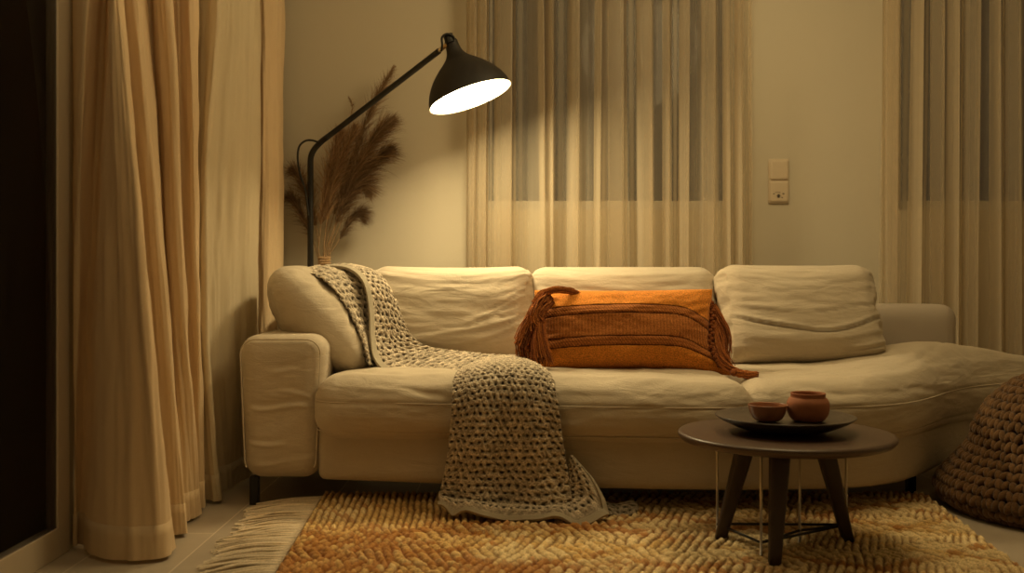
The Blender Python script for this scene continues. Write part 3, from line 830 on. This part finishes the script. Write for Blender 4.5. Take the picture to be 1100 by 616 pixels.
# left fringe and tassels
mb = MB()
strand_bundle(mb, [at(590, 317, 3.77), at(579, 328, 3.75), at(570, 345, 3.74), at(563, 367, 3.73), at(564, 390, 3.72)], .022, .034, 110, .0024, RC, seed=1)
strand_bundle(mb, [at(590, 322, 3.73), at(578, 338, 3.71), at(568, 352, 3.71), at(558, 372, 3.70)], .022, .034, 90, .0024, RC, seed=2)
strand_bundle(mb, [at(590, 320, 3.73), at(580, 330, 3.71), at(575, 342, 3.70), at(578, 354, 3.69)], .024, .030, 80, .0030, RC, jit=.008, seed=22)
mb.build('side_fringe', M['rust'], lp, colors=True)
mb = MB()
strand_bundle(mb, [at(581, 346, 3.69), at(580, 360, 3.675), at(581, 378, 3.66), at(583, 394, 3.65)], .014, .050, 130, .0022, RC, seed=3)
strand_bundle(mb, [at(584, 335, 3.71), at(580, 342, 3.70), at(577, 350, 3.69)], .018, .012, 30, .0024, RC, seed=31)
mb.build('tassel', M['rust'], lp, colors=True)
mb = MB()
strand_bundle(mb, [at(574, 326, 3.74), at(582, 316, 3.75), at(597, 311.5, 3.76), at(613, 313, 3.77), at(622, 318, 3.78)], .010, .012, 60, .0022, RC, seed=4)
knot(mb, at(628, 318.5, 3.80), .013, RC[2]); knot(mb, at(620, 318.5, 3.79), .011, np.array([.55, .38, .22]))
mb.build('tassel', M['rust'], lp, colors=True)
# right braid of knots with hanging fringe
mb = MB()
edge = catmull(np.array([at(700, 321.5, 3.84), at(732, 320, 3.84), at(759, 321, 3.83), at(764, 330, 3.80), at(765, 348, 3.77), at(763, 366, 3.75), at(769, 384, 3.72), at(776, 394, 3.70)]), 44)
for i, p_ in enumerate(edge):
    knot(mb, p_ + np.array([.004 * (-1) ** i, -.006, 0]), .0095 if i > 14 else .006, RC[1 + i % 2] * .8)
mb.build('braided_edge', M['rust'], lp, colors=True)
mb = MB()
strand_bundle(mb, [at(765, 328, 3.79), at(774, 343, 3.78), at(781, 362, 3.76), at(779, 382, 3.74)], .010, .022, 46, .0022, RC, seed=5)
strand_bundle(mb, [at(766, 345, 3.77), at(771, 362, 3.75), at(776, 380, 3.72), at(786, 396, 3.69)], .012, .020, 46, .0022, RC, seed=6)
strand_bundle(mb, [at(767, 370, 3.74), at(772, 385, 3.71), at(782, 395, 3.67), at(794, 401, 3.63)], .012, .016, 40, .0022, RC, seed=7)
strand_bundle(mb, [at(763, 330, 3.80), at(768, 350, 3.78), at(772, 372, 3.76), at(778, 394, 3.73)], .020, .030, 100, .0028, RC, jit=.008, seed=27)
mb.build('side_fringe', M['rust'], lp, colors=True)
mb = MB()
strand_bundle(mb, [at(788, 400, 3.62), at(797, 402, 3.60), at(806, 404, 3.585), at(815, 405, 3.575)], .010, .019, 60, .0022, RC, seed=9)
knot(mb, at(789, 400.5, 3.62), .017, RC[2])
mb.build('tassel', M['rust'], lp, colors=True)

# ------------------------------------------------------------------ floor lamp
LY = 4.57
lx = (333.5 - CX) / F * LY
lamp = empty('floor_lamp', (lx, LY, 0), 'black floor lamp behind the sofa with angled arm and glowing bell shade', 'lamp')
MB().lathe([(0, 0), (.115, 0), (.12, .004), (.12, .016), (.114, .022), (.02, .026), (.014, .05), (.0, .05)], 48, (lx, LY, 0)).build('base', M['black'], lamp)
el = at(333.5, 178, LY); A1 = at(338, 160, LY - .01); A2 = at(345, 152.5, LY - .03); A3 = at(472, 54.5, 4.17)
bend = [el - np.array([0, 0, .02]), el, at(334.2, 168, LY), A1, A2, A2 + (A3 - A2) * .06]
pole = np.concatenate([[np.array([lx, LY, .03]), np.array([lx, LY, .6])], catmull(np.array(bend), 24)])
MB().tube(pole, .0135, 14).build('pole', M['black'], lamp)
MB().tube(np.array([A2 + (A3 - A2) * t for t in np.linspace(.05, 1, 12)]), .0125, 14).build('arm', M['black'], lamp)
rim = at(505.3, 104.5, 4.15); axd = unit((.33, -.075, -.94))
e1 = unit(np.cross(axd, (0, 1, 0))); e2 = np.cross(axd, e1)
LM = np.stack([e1, e2, axd], 1)     # columns
pxm = 4.15 / F
prof = np.array([(66, 6.5), (64, 7.2), (58, 7.6), (52, 9.0), (47, 11.8), (42, 16.5), (37, 22.5), (31, 29), (24, 35.3), (16, 40.6), (8, 44.4), (0, 46.6)]) * pxm
prf = np.stack([prof[:, 1], -prof[:, 0]], 1); prf = catmull(prf, 50)
sh = MB().lathe(np.concatenate([[(0.0005, prf[0, 1])], prf]), 72, rim, LM).build('lamp_shade', M['blackmatt'], lamp, recalc=True)
inn = prf[14:].copy(); inn[:, 0] -= .004; inn[:, 1] += .0005
MB().lathe(np.concatenate([[(0.0005, inn[0, 1])], inn, [(prf[-1, 0], prf[-1, 1] + .0008)]]), 72, rim, LM).build('shade_lining', M['white_in'], sh)
MB().lathe([(.0005, 0), (.08, 0), (.150, 0), (.160, -.001)], 64, rim - axd * .016, LM).build('diffuser', M['bulb'], sh)
bc = rim - axd * .085
capc = at(482.5, 42, 4.155)
MB().tube([capc - axd * .018, capc + axd * .02], .0205, 20).build('shade_cap', M['black'], lamp, bevel=.002)
MB().tube([A3 - unit(A3 - A2) * .012, at(477, 50.5, 4.16), at(481, 47.5, 4.155)], .0085, 12).build('joint', M['brass'], lamp)
lp_ = [at(474, 55, 4.15), at(475, 48, 4.135), at(474.6, 41, 4.13), at(478, 37.2, 4.13), at(483, 36.8, 4.13), at(487, 39.5, 4.14), at(487.5, 44, 4.15)]
MB().tube(catmull(np.array(lp_), 40), .0048, 8).build('cable', M['cable'], lamp)
lp_ = [at(331.5, 232, LY - .012), at(328, 205, LY - .02), at(322.5, 188, LY - .02), at(319.8, 170, LY - .02), at(321.5, 157.5, LY - .02), at(328, 151.5, LY - .02), at(336, 151, LY - .03), at(346, 154.5, LY - .04)]
MB().tube(catmull(np.array(lp_), 60), .0048, 8).build('cable', M['cable'], lamp)

# ------------------------------------------------------------------ pampas bunch in a floor vase
VX, VY = -.79, 4.70
vase = empty('floor_vase', (VX, VY, 0), 'slim stoneware floor vase holding the pampas, hidden behind the sofa back', 'vase')
MB().lathe([(0, 0), (.055, 0), (.066, .03), (.07, .15), (.06, .34), (.04, .46), (.036, .52), (.042, .54), (.037, .54), (.031, .52), (.035, .46), (.054, .34), (.063, .15), (.058, .03), (0, .012)], 40, (VX, VY, 0)).build('vase_body', M['ceramic'], vase)
pam = empty('pampas_bunch', (VX, VY, .02), 'dried brown pampas grass plumes standing behind the floor lamp pole', 'dried grass')
PC = [np.array([.36, .225, .12]), np.array([.26, .155, .08]), np.array([.44, .29, .16]), np.array([.20, .115, .06])]
def plume(pts, w, n, seed, dark=1.0, droop=.5, Yd=4.68, start=.30):
    rg = np.random.default_rng(seed)
    P = [np.array([VX, VY, .05]), np.array([VX - .012, VY, .50])] + [at(x, y, Yd + dy) for x, y, dy in pts]
    S = catmull(np.array(P), 80)
    o = MB().tube(S[::4], np.linspace(.0034, .0012, 20), 6, col=PC[2] * .9).build('stem', M['plume'], pam, colors=True)
    s0 = int(80 * (2 / (len(P) - 1) + start * (1 - 2 / (len(P) - 1))))
    mb = MB(); Vs, Fs, Cs = [], [], []
    T_ = np.gradient(S, axis=0); T_ /= np.linalg.norm(T_, axis=1, keepdims=True)
    base = 0
    for k in range(n):
        t = rg.uniform(0, 1) ** .9
        i = min(79, int(s0 + t * (79 - s0)))
        env = w * (math.sin(math.pi * min(1, .12 + .9 * t)) ** .7 * .75 + .15) * rg.uniform(.3, 1.5)
        d = rg.normal(size=3); d -= T_[i] * d.dot(T_[i]); d = unit(d)
        d[1] *= .6
        tip_dir = unit(T_[i] * rg.uniform(.5, 1.9) + d * rg.uniform(.1, .9))
        L = env * 1.7
        q = [S[i]]
        g = np.array([.45, 0, -1]) * droop * rg.uniform(.3, 1.5)
        for sgi in range(1, 6):
            q.append(q[-1] + L / 5 * unit(tip_dir + g * (sgi / 5) ** 1.5 * rg.uniform(.5, 1.3)))
        q = np.array(q)
        sd = unit(np.cross(tip_dir, rg.normal(size=3))) * rg.uniform(.0005, .0011)
        ww = np.array([.7, 1, 1, .8, .5, .12])[:, None]
        R = np.stack([q - sd * ww, q + sd * ww], 1).reshape(-1, 3)
        Vs.append(R)
        c = PC[rg.integers(4)] * rg.uniform(.7, 1.25) * dark
        Cs.append(np.broadcast_to(c, (12, 3)))
        Fs += [(base + 2 * j, base + 2 * j + 1, base + 2 * j + 3, base + 2 * j + 2) for j in range(5)]
        base += 12
    mb.add(np.concatenate(Vs), Fs, np.concatenate(Cs))
    return mb.build('plume', M['plume'], pam, colors=True)
plume([(349, 286, 0), (356, 240, 0), (372, 190, .01), (398, 120, .02), (424, 70, .03)], .062, 1900, 1, .95, .25)
plume([(351, 286, 0), (362, 240, 0), (380, 190, -.02), (402, 150, -.03), (422, 128, -.03)], .085, 2470, 2, .85, .6)
plume([(352, 286, 0), (366, 240, 0), (384, 195, 0), (404, 172, 0), (420, 160, 0)], .080, 1900, 3, .75, .8)
plume([(350, 286, -.02), (357, 250, -.03), (372, 215, -.03), (385, 198, -.03), (395, 205, -.03)], .075, 1710, 4, .7, .8)
plume([(344, 286, -.02), (344, 250, -.03), (350, 205, -.03), (360, 165, -.03), (366, 142, -.03)], .070, 1900, 5, 1.25, .4)
plume([(345, 286, .01), (341, 250, .02), (332, 215, .02), (322, 192, .02), (315, 184, .02)], .060, 1520, 6, .8, .8)
plume([(344, 286, .02), (337, 260, .03), (326, 235, .03), (317, 218, .03), (312, 214, .03)], .055, 1140, 7, .7, .9)
plume([(349, 286, -.03), (350, 245, -.04), (358, 200, -.04), (372, 160, -.04), (382, 136, -.04)], .066, 1710, 8, 1.15, .45)
plume([(353, 286, .01), (362, 262, .02), (374, 240, .02), (384, 230, .02), (390, 236, .02)], .055, 1140, 9, .65, .9)
plume([(348, 286, .03), (354, 230, .04), (366, 170, .04), (378, 120, .04), (374, 102, .04)], .020, 209, 10, 1.0, .9)
mb = MB()
for k in range(4):
    a = np.linspace(0, 2 * np.pi, 24); c = at(348.5, 277 + k * 3.2, 4.66)
    mb.tube(c + np.stack([np.cos(a) * .026, np.sin(a) * .02, np.sin(a + k) * .003], 1), .005, 6, col=PC[2] * 1.3)
mb.build('tie', M['plume'], pam, colors=True)

# ------------------------------------------------------------------ rug
RZ = .016
rug = empty('rug', (.4, 3.0, 0), 'rust and cream chunky woven rug with a pale fringed end, under the coffee table', 'rug')
x0, x1, y0, y1 = -.70, 1.50, 2.25, 3.76
nx, ny = 620, 330
XX, YY = np.meshgrid(np.linspace(0, 1, nx), np.linspace(0, 1, ny), indexing='ij')
Yw = y0 + (y1 - y0) * YY
xl = -.665 - .055 * (Yw - 2.8); xr = 1.44 + .13 * (Yw - 2.8)
Xw = xl + (xr - xl) * XX
g = np.stack([Xw, Yw, np.zeros_like(Xw)], -1)
wx_ = fbm(g * 9, 3, 2); wy_ = fbm(g * 9, 6, 2)
# zones: straight cords at the left back, diamonds of short diagonal cords elsewhere
zone = sstep(-.02, .03, (Yw - 3.17) + .10 * vnoise(g * 3, 4) - .75 * sstep(-.25, .5, Xw))       # 1 = straight cords
lat = .46
a_ = (Xw * .9 + Yw * 1.5) / lat; b_ = (Xw * .9 - Yw * 1.5) / lat
da, db = np.abs(a_ - np.round(a_)), np.abs(b_ - np.round(b_))
dl = np.minimum(da, db)                           # distance to a diamond line
chev = ((np.floor(a_ + .5) + np.floor(b_ + .5)) % 2)
sp = .0235
dirp = np.where(chev > .5, Xw * .93 + Yw * .36, Xw * .93 - Yw * .36)
phA = (Xw + .004 * wx_ + .05 * (Yw - 3.2)) / sp
phB = (dirp + .016 * fbm(g * 6, 23, 2) + .004 * wx_) / .031 + 4.5 * np.tanh(dirp / .4)
ph = np.where(zone > .5, phA, phB)
rowf = ph - np.floor(ph) - .5; idx = np.floor(ph)
ridge = np.sqrt(np.clip(1 - (rowf / .5) ** 2, 0, 1))
along = np.where(zone > .5, Yw, np.where(chev > .5, Yw * .93 - Xw * .36, Yw * .93 + Xw * .36)) / np.where(zone > .5, .030, .031) + _hash(idx.astype(np.int64), idx.astype(np.int64) * 3, idx.astype(np.int64) * 7, 5) + rowf * .8
segf = along - np.floor(along) - .5
bead = np.sqrt(np.clip(1 - (segf / .5) ** 2 * .82, 0, 1))
tuft = _hash(idx.astype(np.int64), np.floor(along).astype(np.int64), np.zeros_like(idx).astype(np.int64), 9)
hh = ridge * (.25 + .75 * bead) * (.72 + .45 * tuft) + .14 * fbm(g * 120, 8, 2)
line = 1 - sstep(.05, .12, dl)
big = fbm(g * np.array([2.2, 4, 1]), 13, 3)
# colour
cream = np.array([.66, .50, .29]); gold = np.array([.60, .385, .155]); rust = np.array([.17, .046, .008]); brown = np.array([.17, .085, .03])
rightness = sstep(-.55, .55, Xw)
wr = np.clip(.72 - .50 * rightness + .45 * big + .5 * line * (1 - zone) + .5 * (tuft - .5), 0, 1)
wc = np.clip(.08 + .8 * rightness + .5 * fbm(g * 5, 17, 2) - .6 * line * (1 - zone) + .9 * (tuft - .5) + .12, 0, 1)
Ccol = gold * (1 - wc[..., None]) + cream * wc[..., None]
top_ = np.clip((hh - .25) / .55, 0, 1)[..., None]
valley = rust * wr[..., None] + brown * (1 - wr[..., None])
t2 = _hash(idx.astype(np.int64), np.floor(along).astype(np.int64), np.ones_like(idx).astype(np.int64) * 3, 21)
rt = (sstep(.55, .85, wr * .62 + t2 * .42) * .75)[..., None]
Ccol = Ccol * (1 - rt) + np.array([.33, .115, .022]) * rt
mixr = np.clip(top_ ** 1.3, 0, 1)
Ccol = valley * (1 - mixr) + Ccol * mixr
edge_ = np.minimum(np.minimum(XX * (x1 - x0), (1 - XX) * (x1 - x0)), np.minimum(YY, 1 - YY) * (y1 - y0))
ef = sstep(0, .02, edge_)
Zw = .004 + (RZ - .006 + .018 * hh) * (.25 + .75 * ef)
P = np.stack([Xw, Yw, Zw], -1)
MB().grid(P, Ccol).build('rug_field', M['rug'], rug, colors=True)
# fringe on the left end
mb = MB(); rg = np.random.default_rng(5)
for k in range(240):
    y = 2.30 + k * (3.70 - 2.30) / 240 + rg.uniform(-.003, .003)
    xs = -.66 - .055 * (y - 2.8)
    clump = vnoise(np.array([[y * 9, 1.3, .2]]), 6)[0]
    L = rg.uniform(.20, .25) + .035 * clump
    if y < 2.95: L -= (2.95 - y) * .12
    t = np.linspace(0, 1, 12)
    yy = y + t ** 1.6 * (.035 * clump - .03 + rg.uniform(-.022, .022)) + .006 * np.sin(t * 7 + k) * t
    zc = .012 * (1 - t) + .006 + rg.uniform(0, .012) * np.sin(t * np.pi)
    pts = np.stack([xs + .004 - L * t, yy, zc], 1)
    c = np.array([.80, .67, .49]) * rg.uniform(.75, 1.15)
    mb.tube(pts, np.linspace(.0052, .0034, 12) * rg.uniform(.8, 1.15), 6, col=c)
mb.build('fringe', M['rugfringe'], rug, colors=True)

# ------------------------------------------------------------------ coffee table
TC = np.array([(843.5 - CX) / F * 3.03, 3.03]); TZ = .366
table = empty('coffee_table', (TC[0], TC[1], 0), 'round dark walnut coffee table on splayed legs in front of the sofa', 'table')
R = .3225
MB().lathe([(0.0005, TZ), (R - .012, TZ), (R - .004, TZ - .002), (R, TZ - .007), (R - .001, TZ - .014), (R - .010, TZ - .024), (R - .022, TZ - .028), (.0005, TZ - .028)], 96, (TC[0], TC[1], 0)).build('tabletop', M['walnut'], table, recalc=True)
def leg(top, foot, w0, w1):
    mb = MB(); top, foot = np.array(top), np.array(foot)
    rings = []
    for t in np.linspace(0, 1, 8):
        c = top + (foot - top) * t; w = w0 + (w1 - w0) * t
        rr = rrect(w / 2, w / 2 * .85, w * .17, 4)[:-1]
        rings.append(np.stack([c[0] + rr[:, 0], c[1] + rr[:, 1], np.full(len(rr), c[2])], 1))
    Pm = np.array(rings); mb.grid(Pm, wrap_v=True)
    m = Pm.shape[1]; mb.f.append(tuple(range(m))); mb.f.append(tuple(range((len(rings) - 1) * m, len(rings) * m))[::-1])
    return mb.build('leg', M['walnut_leg'], table, recalc=True)
zu = TZ - .027
def ft(x, y):  # foot point on the rug
    Y = F * (H - .024) / (y - HY); return np.array([(x - CX) / F * Y, Y, .022])
def tp(x, Y): return np.array([(x - CX) / F * Y, Y, zu])
leg(tp(803, 3.06), ft(774, 578), .057, .034)
leg(tp(838, 2.90), ft(832, 607), .057, .033)
leg(tp(884, 3.02), ft(911, 581), .057, .034)
# slim metal under-frame: four rods and the rails that join them
rods = {'a': (770.5, 3.14), 'b': (817.5, 2.92), 'c': (859, 3.06), 'd': (909, 3.13)}
rp = {}
for k, (x, Y) in rods.items():
    X = (x - CX) / F * Y; rp[k] = np.array([X, Y, .028])
    MB().tube([np.array([X, Y, .022]), np.array([X, Y, zu + .002])], .0042, 10).build('rod', M['steel'], table)
for i, j in (('a', 'b'), ('b', 'c'), ('c', 'd'), ('a', 'd'), ('b', 'd')):
    pa, pb = rp[i] + np.array([0, 0, .03]), rp[j] + np.array([0, 0, .03])
    MB().tube([pa, (pa + pb) / 2, pb], .0042, 8).build('rail', M['black'], table)

# ------------------------------------------------------------------ dish, bowl, pot
DC = np.array([(843 - CX) / F * 3.04, 3.04])
s = 3.04 / F
tray = empty('serving_dish', (DC[0], DC[1], TZ), 'wide shallow dark bronze dish standing on the round table', 'dish')
MB().lathe(np.array([(.0005, 0), (.085, 0), (.10, .001), (.15, .016), (.19, .034), (.208, .046), (.2095, .0485), (.207, .0495), (.2, .0475), (.18, .041), (.15, .035), (.12, .033), (.0005, .0325)]), 96, (DC[0], DC[1], TZ)).build('dish_body', M['tray'], tray)
def bowl_at(px, ytop, ybot, Y):
    return (px - CX) / F * Y
bx = (824.5 - CX) / F * 3.02
bowl = empty('bowl', (bx, 3.02, TZ + .0335), 'small glazed terracotta bowl on the left side of the dark dish', 'bowl')
bp_ = catmull(np.array([(.024, .0), (.036, .004), (.046, .013), (.053, .027), (.057, .043), (.0585, .050)]), 24)
bi = catmull(np.array([(.0560, .050), (.053, .042), (.047, .026), (.036, .013), (.02, .008), (.0005, .007)]), 20)
MB().lathe(np.concatenate([[(.0005, 0)], bp_, [(.0575, .0515)], bi]), 64, (bx, 3.02, TZ + .0335)).build('bowl_body', M['glaze'], bowl)
qx = (868 - CX) / F * 3.03
pot = empty('pot', (qx, 3.03, TZ + .0335), 'squat matt terracotta pot with a collared rim, beside the small bowl', 'pot')
po = catmull(np.array([(.040, 0), (.050, .006), (.060, .022), (.0635, .042), (.062, .058), (.056, .069), (.0515, .073), (.0515, .081), (.0525, .084)]), 50)
pi_ = catmull(np.array([(.0485, .084), (.0475, .076), (.054, .062), (.059, .042), (.054, .02), (.03, .01), (.0005, .009)]), 30)
MB().lathe(np.concatenate([[(.0005, 0)], po, [(.0505, .0855)], pi_]), 72, (qx, 3.03, TZ + .0335)).build('pot_body', M['terracotta'], pot)

# ------------------------------------------------------------------ chunky knit pouf
PX, PY = 1.985, 3.55
pouf = empty('pouf', (PX, PY, 0), 'chunky knitted brown wool pouf on the floor at the right edge', 'pouf')
prof = catmull(np.array([(.385, .012), (.43, .05), (.425, .10), (.385, .15), (.35, .19), (.318, .24), (.300, .30), (.265, .365), (.205, .43), (.12, .48), (.02, .505)]), 120)
mb = MB()
core = prof.copy(); core[:, 0] = np.maximum(core[:, 0] - .016, .0005)
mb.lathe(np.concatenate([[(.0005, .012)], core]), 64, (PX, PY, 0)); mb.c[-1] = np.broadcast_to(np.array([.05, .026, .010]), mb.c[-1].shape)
dl_ = np.concatenate([[0], np.cumsum(np.linalg.norm(np.diff(prof, axis=0), axis=1))])
sph = []
nu, nv = 10, 7
for i in range(nv):
    th = np.pi * i / (nv - 1)
    for j in range(nu):
        a = 2 * np.pi * j / nu; sph.append((math.sin(th) * math.cos(a), math.sin(th) * math.sin(a), math.cos(th)))
sph = np.array(sph); sf = [(i * nu + j, (i + 1) * nu + j, (i + 1) * nu + (j + 1) % nu, i * nu + (j + 1) % nu) for i in range(nv - 1) for j in range(nu)]
step = .036; nrow = int(dl_[-1] / step); rg = np.random.default_rng(3)
for r_ in range(nrow + 1):
    L = r_ * step + .010
    R_ = np.interp(L, dl_, prof[:, 0]); Z_ = np.interp(L, dl_, prof[:, 1])
    i = min(max(int(np.searchsorted(dl_, L)), 1), len(prof) - 1)
    tg = unit(prof[i] - prof[i - 1]); nr = np.array([tg[1], -tg[0]])
    m = max(6, int(round(2 * np.pi * R_ / .0425)))
    for k in range(m):
        a0 = 2 * np.pi * (k + .5 * (r_ % 2) * 0 + rg.uniform(-.06, .06)) / m + .02 * r_
        for sgn in (-1, 1):
            a = a0 + sgn * .0105 / max(R_, .05)
            er = np.array([math.cos(a), math.sin(a), 0]); et = np.array([-math.sin(a), math.cos(a), 0]); ez = np.array([0, 0, 1.])
            up = er * tg[0] + ez * tg[1]; no = er * nr[0] + ez * nr[1]
            tilt = sgn * (.42 + rg.uniform(-.22, .22))
            lo = up * math.cos(tilt) + et * math.sin(tilt); wi = np.cross(no, lo)
            sc = rg.uniform(.9, 1.12)
            Vv = (sph[:, 2:3] * lo * .0235 + sph[:, 0:1] * wi * .0142 + sph[:, 1:2] * no * .0165) * sc
            c = np.array([PX, PY, 0]) + er * R_ + ez * Z_ + no * rg.uniform(-.003, .002)
            Vv = Vv + c; Vv[:, 2] = np.maximum(Vv[:, 2], .002)
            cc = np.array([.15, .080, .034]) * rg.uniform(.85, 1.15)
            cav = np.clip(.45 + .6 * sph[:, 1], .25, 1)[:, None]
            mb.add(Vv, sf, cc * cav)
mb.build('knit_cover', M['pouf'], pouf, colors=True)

# ------------------------------------------------------------------ light
def light(name, typ, loc, energy, color, **kw):
    d = bpy.data.lights.new(name, typ); d.energy = energy; d.color = color
    for k, v in kw.items(): setattr(d, k, v)
    o = bpy.data.objects.new(name, d); COL.objects.link(o); o.location = loc
    return o
WARM = (1, .765, .39)
light('ambient_fill', 'POINT', (.85, 3.3, 2.35), 38, WARM, shadow_soft_size=.4)  # unseen fill added for the room's ambient light, not a real fixture
light('drape_fill', 'POINT', (-.7, 2.45, 2.3), 6.5, WARM, shadow_soft_size=.3)  # weak unseen fill added to brighten the nearest drape

w = bpy.data.worlds.new('night'); scene.world = w; w.use_nodes = True
w.node_tree.nodes['Background'].inputs[0].default_value = (.42, .34, .27, 1); w.node_tree.nodes['Background'].inputs[1].default_value = .035

# ------------------------------------------------------------------ camera
cd = bpy.data.cameras.new('camera'); cam = bpy.data.objects.new('camera', cd); COL.objects.link(cam)
cam.location = (0, 0, H); cam.rotation_euler = (math.pi / 2, 0, 0)
cd.sensor_width = 36; cd.lens = 36 * F / 1100; cd.shift_y = -(308 - HY) / 1100
cd.clip_start = .05
cd.dof.use_dof = True; cd.dof.focus_distance = 3.75; cd.dof.aperture_fstop = 2.6
scene.camera = cam
scene.view_settings.view_transform = 'Standard'; scene.view_settings.look = 'None'
scene.view_settings.exposure = 0; scene.view_settings.gamma = 1
scene.cycles.use_denoising = True
scene.cycles.max_bounces = 8; scene.cycles.transparent_max_bounces = 16
